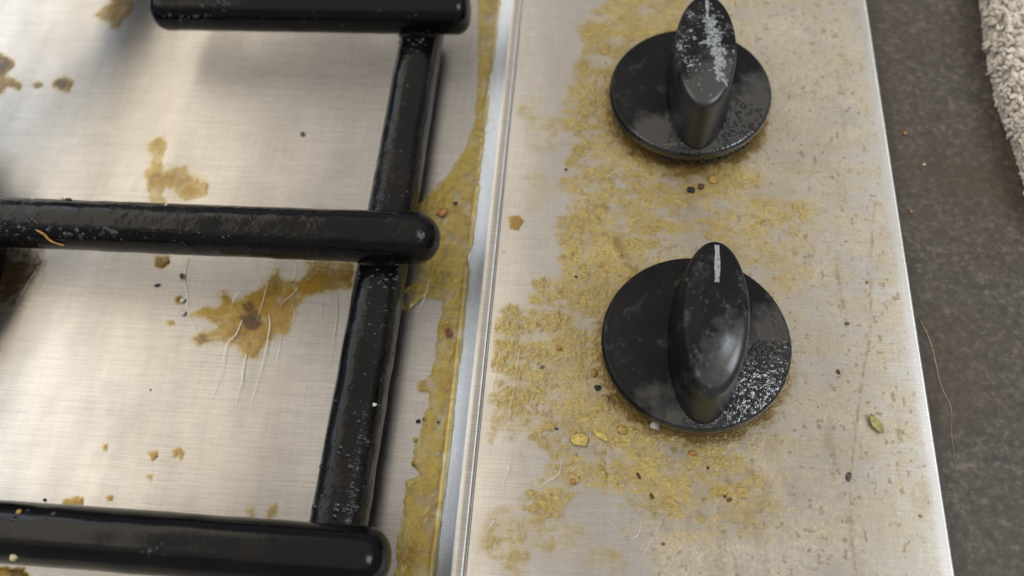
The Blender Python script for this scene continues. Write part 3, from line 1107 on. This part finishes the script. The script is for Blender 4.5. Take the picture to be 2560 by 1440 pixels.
def crumb(px, py, wpx, hpx, z, col, ang, label, cat="crumb", flat=0.55, seed=0, name=None, pos=None):
    c = at(px, py, z) if pos is None else np.array(pos)
    dep = np.linalg.norm(c - CAM)
    s = dep / FPX / 2
    rx = wpx * s * 0.8; ry = hpx * s * 0.88
    rz = min(rx, ry) * flat
    V, F = rock(rx, ry, rz, seed + int(px) * 7 + int(py))
    o = mesh(name or "crumb", V, F, cmat(col, CC[col]))
    o.location = (c[0], c[1], c[2] + rz * 0.8)
    o.rotation_euler = (0, 0, math.radians(ang))
    return tag(o, label, cat)


G = 0.0001
CR = [
    (1728, 476, 26, 22, G, 'black', 20, "black burnt crumb just below the far knob"),
    (1752, 468, 22, 18, G, 'brown', 70, "brown crumb touching the black burnt crumb below the far knob"),
    (1786, 448, 44, 30, G, 'amber', 10, "amber lump of grease below and right of the far knob's front"),
    (1638, 1066, 36, 22, G, 'white', -25, "white chip at the front left rim of the near knob"),
    (1494, 970, 24, 18, G, 'charcoal', 40, "blue black crumb left of the near knob"),
    (1484, 932, 28, 30, G, 'amber', 0, "amber flake left of the near knob, above the blue black crumb"),
    (1398, 870, 18, 14, G, 'orange', 0, "small orange bead in the crust left of the near knob"),
    (1732, 1134, 22, 16, G, 'orange', 0, "orange bead in front of the near knob"),
    (1630, 1242, 12, 20, G, 'brown', 30, "dark red brown seed low in the middle of the panel"),
    (1596, 1190, 10, 22, G, 'brown', 35, "thin brown splinter in front left of the near knob"),
    (1434, 1204, 18, 16, G, 'orange', 0, "orange bead at the lower left of the panel"),
    (1355, 918, 18, 9, G, 'grey', 30, "grey splinter in the crust left of the near knob"),
    (2118, 809, 14, 9, G, 'grey', 20, "dark grain near the right edge of the panel level with the near knob"),
    (2168, 706, 9, 9, G, 'orange', 0, "tiny orange grain near the right edge of the panel"),
    (1812, 1242, 10, 8, G, 'brown', 0, "tiny brown grain in the lower middle of the panel"),
    (2122, 1192, 14, 26, G, 'grey', -15, "dark smear grain on the streak near the panel's lower right edge"),
    (1658, 1360, 10, 8, G, 'brown', 0, "tiny brown grain near the bottom of the panel"),
    (1823, 1250, 18, 10, G, 'brown', 25, "brown grain beside the thick yellow grease at the lower middle"),
    (1258, 628, 7, 6, G, 'white', 0, "tiny white grain on the clean strip right of the steel step"),
    (1415, 424, 9, 8, G, 'black', 0, "tiny black grain below left of the far knob"),
    (1440, 692, 10, 7, G, 'black', 0, "tiny black grain in the crust between the knobs"),
    (1392, 1072, 9, 7, G, 'black', 0, "tiny black grain at the lower left of the near knob"),
    (1690, 1338, 9, 7, G, 'cream', 0, "tiny cream grain at the bottom of the panel"),
    (2096, 930, 10, 16, G, 'brown', 20, "brown grain right of the near knob"),
    (2302, 1290, 9, 9, G, 'amber', 0, "amber grain close to the panel's right edge"),
    (1770, 1170, 8, 8, G, 'black', 0, "tiny black grain in the yellow grease in front of the near knob"),
    (1450, 1100, 60, 40, G, 'yellow', -10, "large yellow flake of grease at the lower left of the near knob"),
    (1502, 1090, 56, 20, G, 'yellow', -30, "long yellow flake of grease beside the large one by the near knob"),
    (1555, 1075, 40, 30, G, 'amber', -20, "amber flake of grease between the white chip and the yellow flakes"),
    (1046, 1053, 16, 12, ZB + G, 'black', 10, "black crumb on the left border of the yellow grease band"),
    (1062, 1050, 16, 10, ZB + G, 'black', -20, "black crumb right against the one on the grease band's left border"),
    (1096, 1056, 10, 9, ZB + .0005, 'black', 0, "small black crumb on the grease band, level with the two at its border"),
    (393, 714, 18, 9, ZB + G, 'charcoal', 15, "dark splinter lying alone on the steel below the middle bar"),
    (757, 336, 15, 14, ZB + G, 'grey', 0, "dark grain alone on the steel behind the middle bar"),
    (1139, 511, 17, 15, ZB + .0006, 'black', 0, "black crumb in the grease band above the middle bar's end"),
    (1107, 532, 40, 22, ZB + .0004, 'orange', 40, "orange food scrap in the grease band above the middle bar's end"),
    (1122, 836, 26, 20, ZB + .0005, 'red', -10, "dark red crumb in the grease band right of the lower bar"),
    (1118, 808, 20, 16, ZB + .0005, 'amber', 0, "amber blister just above the dark red crumb"),
    (456, 752, 14, 16, ZB + .0003, 'white', 0, "white speck left of the amber splat, upper of two"),
    (458, 784, 18, 14, ZB + .0003, 'white', 0, "white speck left of the amber splat, lower of two"),
    (456, 692, 14, 22, ZB + .0003, 'brown', 20, "brown shred above the two white specks"),
    (112, 1250, 8, 8, ZB + G, 'black', 0, "tiny black grain just behind the nearest bar"),
    (1038, 1100, 14, 14, ZB + G, 'amber', 0, "amber droplet on the left border of the grease band, upper of two"),
    (1034, 1160, 18, 16, ZB + G, 'amber', 0, "amber droplet on the left border of the grease band, lower of two"),
    (376, 975, 5, 5, ZB + G, 'black', 0, "minute black grain on clean steel left of the lower bar"),
    (2262, 334, 14, 11, ZC + G, 'orange', 0, "orange crumb on the worktop below the towel"),
    (2278, 530, 11, 9, ZC + G, 'orange', 0, "tiny orange crumb on the worktop close to the steel edge"),
    (2310, 412, 10, 8, ZC + G, 'cream', 0, "pale crumb on the worktop between the steel edge and the towel"),
]
for i, (px, py, w, h, z, col, ang, lab) in enumerate(CR):
    crumb(px, py, w, h, z, col, ang, lab, flat=0.22 if col in ('yellow', 'amber') and w > 25 else 0.5, seed=i,
          name="grease_flake" if ("flake" in lab or "lump" in lab) else ("food_scrap" if "scrap" in lab or "shred" in lab else "crumb"))


def leaf():
    """a curled dry green flake"""
    c = at(2188, 1062, 0.0)
    V = []; F = []
    n = 10
    for i in range(n + 1):
        t = i / n
        w = 0.00105 * math.sin(math.pi * min(1, t * 0.93 + 0.04)) ** 0.8
        for k, s in enumerate((-1, -.4, .4, 1)):
            V.append((s * w, (t - .5) * 0.0048, 0.0003 + 0.00045 * abs(s) ** 2 + 0.0004 * (t - .5) ** 2 * 4))
    m = len(V)
    V += [(x, y, z - 0.00012) for x, y, z in V]
    for i in range(n):
        for k in range(3):
            a = i * 4 + k
            F.append((a, a + 1, a + 5, a + 4)); F.append((m + a + 4, m + a + 5, m + a + 1, m + a))
    o = mesh("herb_flake", V, F, cmat('green', CC['green']))
    o.location = (c[0], c[1], 0.0001)
    o.rotation_euler = (0, 0, math.radians(28))
    tag(o, "curled dry green herb flake near the right edge of the panel", "herb flake")


leaf()


# crumbs stuck on the bars
def bar_crumb(obj, px, py, w, h, col, ang, label, name="crumb"):
    p, n = on_bar(obj, px, py)
    if p is None:
        return
    crumb(px, py, w, h, p.z, col, ang, label, pos=(p.x, p.y, p.z - 0.0001), flat=.6, name=name)


bar_crumb(bar_m, 152, 499, 18, 10, 'cream', 30, "cream crumb on top of the middle bar at the left")
bar_crumb(bar_m, 172, 500, 22, 10, 'black', 0, "black crumb on top of the middle bar beside a cream one")
bar_crumb(bar_m, 416, 512, 12, 8, 'cream', 60, "cream crumb on top of the middle bar above the amber splat")
bar_crumb(bar_m, 82, 497, 10, 6, 'cream', 0, "tiny cream crumb on the middle bar nearest the left border")
bar_crumb(bar_b, 36, 1394, 22, 22, 'cream', 0, "blurred cream crumb on the nearest bar at the left")
bar_crumb(bar_b, 48, 1280, 16, 14, 'amber', 0, "blurred amber crumb on the back of the nearest bar")
bar_crumb(frame_bar, 936, 1012, 15, 12, 'white', 0, "cream white grain on the lower bar between middle and nearest bars")


def strand(name, pts3, r, col, label, cat, r_end=None, group=None, seed=0):
    """a hair or straw: a thin tube through 3D points (smoothed), tapering to its tip"""
    P = [Vector(p) for p in pts3]
    out = []
    for i in range(len(P) - 1):
        p0 = P[max(i - 1, 0)]; p1 = P[i]; p2 = P[i + 1]; p3 = P[min(i + 2, len(P) - 1)]
        for k in range(8):
            t = k / 8
            out.append(0.5 * ((2 * p1) + (p2 - p0) * t + (2 * p0 - 5 * p1 + 4 * p2 - p3) * t * t + (-p0 + 3 * p1 - 3 * p2 + p3) * t ** 3))
    out.append(P[-1])
    V = []; F = []
    K = 5
    for i, p in enumerate(out):
        d = (out[min(i + 1, len(out) - 1)] - out[max(i - 1, 0)]).normalized()
        q = d.to_track_quat('Z', 'Y')
        t = i / (len(out) - 1)
        rr = r * (0.75 + 0.25 * math.sin(7 * t + len(P))) * (1 - t) + (r_end if r_end is not None else r * 0.2) * t
        for k in range(K):
            a = 2 * math.pi * k / K
            V.append(tuple(p + q @ Vector((rr * math.cos(a), rr * math.sin(a), 0)) - out[0]))
    for i in range(len(out) - 1):
        for k in range(K):
            F.append((i * K + k, i * K + (k + 1) % K, (i + 1) * K + (k + 1) % K, (i + 1) * K + k))
    F.append(tuple(range(K))[::-1]); F.append(tuple((len(out) - 1) * K + k for k in range(K)))
    o = mesh(name, V, F, col)
    o.location = out[0]
    return tag(o, label, cat, group)


M_HAIR_W = mat_simple("white_hair", (0.93, 0.90, 0.84), 0.35, 0.06, 300, bmp=0)
M_HAIR_B = mat_simple("blond_hair", (0.60, 0.46, 0.28), 0.35, 0.2, 300, bmp=0)
M_HAIR_O = mat_simple("rust_straw", (0.55, 0.27, 0.07), 0.5, 0.5, 600, bmp=0)


def hair(pts, z, label, mat=None, r=0.00007, lift=0.0004):
    n = len(pts)
    P = []
    for i, (x, y) in enumerate(pts):
        t = i / (n - 1)
        P.append(at(x, y, z + 0.00012 + lift * math.sin(math.pi * t)))
    strand("hair", P, r * (1.2 if z < -0.001 else 0.9), mat or M_HAIR_W, label, "hair")


HB = ZB + 0.0001
hair([(672, 785), (674, 815), (662, 880), (645, 945), (624, 1016)], HB + .0003, "longest white hair hanging below the amber splat, rightmost of its fan", r=.00010)
hair([(578, 768), (585, 745), (600, 732), (620, 768)], HB + .0003, "short curved hair looping over the top of the amber splat", r=.00006)
hair([(605, 800), (590, 835), (566, 862), (556, 910), (545, 950), (530, 995)], HB + .0002, "white hair fanning left below the amber splat", r=.00009)
hair([(616, 885), (606, 925), (603, 955), (592, 985), (590, 1008)], HB + .0002, "wavy white hair hanging from the lowest tip of the amber splat", r=.00010)
hair([(669, 706), (660, 740), (650, 775), (642, 800)], HB + .0003, "pale hair lying across the upper right of the amber splat", r=.00007)
hair([(742, 722), (726, 740), (706, 756), (700, 775)], HB + .0003, "bent hair on the right wing of the amber splat", r=.00006)
hair([(843, 735), (842, 790), (836, 830), (832, 870), (822, 915)], HB, "long white hair close left of the lower bar", r=.00008)
hair([(640, 654), (646, 690), (652, 714)], HB, "short straight hair between the middle bar and the amber splat", r=.00006)
hair([(740, 654), (736, 685), (722, 712)], HB, "short hair right above the right wing of the amber splat", r=.00007)
hair([(703, 835), (697, 870), (690, 912)], HB, "faint straight hair right below the amber splat", r=.00005)
hair([(472, 645), (460, 690), (466, 735), (470, 780), (492, 835), (515, 870), (540, 895)], HB, "long thin hair left of the amber splat passing the white specks", r=.00006)
hair([(580, 706), (605, 722), (630, 738)], HB, "faint hair slanting above the amber splat", r=.00004)
hair([(730, 760), (736, 785), (728, 810)], HB, "short hair at the right rim of the amber splat", r=.00005)
hair([(806, 735), (802, 770), (800, 805)], HB, "faint hair between the amber splat and the lower bar", r=.00004)
hair([(1072, 690), (1068, 720), (1055, 760), (1040, 785)], HB + .0004, "curved hair in the grease right of the lower bar below the middle bar", r=.00007)
hair([(1100, 490), (1088, 520), (1082, 560)], HB + .0005, "blond hair in the grease above the middle bar's end", M_HAIR_B, r=.00006)
hair([(108, 652), (80, 690), (60, 725), (42, 758)], HB + .0003, "straight blond hair beside the burner at the left border", M_HAIR_B, r=.00009, lift=.002)
hair([(2300, 800), (2328, 860), (2352, 960), (2378, 1020), (2380, 1090), (2395, 1190)], ZC + .0001, "long blond hair on the dark worktop beside the steel edge", M_HAIR_B, r=.00007)
hair([(1442, 288), (1462, 315), (1488, 334)], 0.0002, "short white bristle left of the far knob", r=.00008)
hair([(1512, 444), (1540, 430), (1548, 446)], 0.0002, "bent white fibre below left of the far knob", r=.00009)
hair([(1535, 432), (1560, 418)], 0.0002, "short white fibre crossing the bent one below the far knob", r=.00006)
hair([(1640, 500), (1630, 520), (1625, 535)], 0.0002, "pale fibre below the far knob's left front", r=.00005)
hair([(1250, 880), (1238, 930), (1230, 965), (1236, 990)], 0.0002, "wavy pale hair along the left border of the crust", r=.00006)
hair([(1300, 870), (1285, 960), (1272, 1040), (1252, 1110)], 0.0003, "long pale hair through the crust left of the near knob", M_HAIR_W, r=.00005)
hair([(1256, 1140), (1272, 1165), (1262, 1190), (1256, 1230)], 0.0002, "hooked pale hair below the crust's left border", r=.00007)
hair([(1404, 1150), (1396, 1185), (1365, 1205), (1344, 1220)], 0.0002, "curved pale hair at the lower left of the panel", r=.00008)
hair([(1200, 1282), (1222, 1298), (1236, 1308)], 0.0002, "white fibre right of the steel step near the bottom, upper of a crossed pair", r=.00008)
hair([(1236, 1300), (1226, 1315), (1216, 1326)], 0.0002, "white fibre right of the steel step near the bottom, lower of a crossed pair", r=.00009)
hair([(1604, 1300), (1596, 1335), (1580, 1346), (1558, 1345)], 0.0002, "hooked pale hair near the bottom of the panel", r=.00006)
hair([(1660, 1290), (1640, 1330), (1610, 1385), (1580, 1440)], 0.0002, "long faint hair running to the bottom of the panel", r=.00005)
hair([(1348, 760), (1342, 880), (1332, 1000)], 0.0003, "straight golden hair through the crust left of the near knob", M_HAIR_B, r=.00006)
hair([(1512, 1290), (1530, 1310), (1545, 1330)], 0.0002, "short pale fibre at the lower middle of the panel", r=.00005)

# hairs lying on the knobs
def top_hair(knob, pts, z, label, mat, r=.00006):
    P = [at(x, y, z) for x, y in pts]
    from mathutils.bvhtree import BVHTree
    me = knob.data
    b = BVHTree.FromPolygons([v.co + knob.location for v in me.vertices], [p.vertices for p in me.polygons])
    Q = []
    for p in P:
        h = b.ray_cast(Vector((p[0], p[1], .06)), Vector((0, 0, -1)))
        Q.append((p[0], p[1], (h[0].z if h[0] is not None else z) + r))
    strand("hair", Q, r, mat, label, "hair")


top_hair(k_near, [(1925, 892), (1935, 872), (1955, 856), (1978, 850)], .0085, "curved pale hair on the right of the near knob's disc", M_HAIR_B, r=.00007)
top_hair(k_far, [(1660, 359), (1700, 358), (1740, 353), (1790, 342)], .0085, "thin blond hair across the front of the far knob's disc", M_HAIR_B, r=.00006)

# straw on the middle bar
def straw():
    Q = []
    for x, y in ((92, 574), (112, 584), (124, 596), (138, 604), (162, 611)):
        p, n = on_bar(bar_m, x, y)
        Q.append(p + n * 0.0004)
    strand("food_shred", Q, .0004, M_HAIR_O, "rust coloured shred stuck on the middle bar at the left", "food scrap", r_end=.00025)


straw()


# ------------------------------------------------------------------ a bent rod of the pan support just outside the frame: its soft reflection lies on the steel
def curved_bar():
    Q = []
    for px, py, t in ((400, -560, .03), (396, -420, .036), (392, -300, .04), (386, -150, .042), (374, 0, .043), (350, 130, .050), (295, 270, .055), (190, 375, .056), (60, 432, .054), (-90, 472, .052), (-260, 500, .04), (-420, 520, .038)):
        P = at(px, py, ZB)
        d = (P - CAM) / np.linalg.norm(P - CAM); d[2] = -d[2]
        Q.append(tuple(P + d * t))
    o = strand("curved_bar", Q, 0.0105, M_ENAMEL, "bent bar at the far left, showing only as a soft reflection", None, r_end=0.0105)
    o.parent = grate
    o.location = Vector(o.location) - GL


curved_bar()
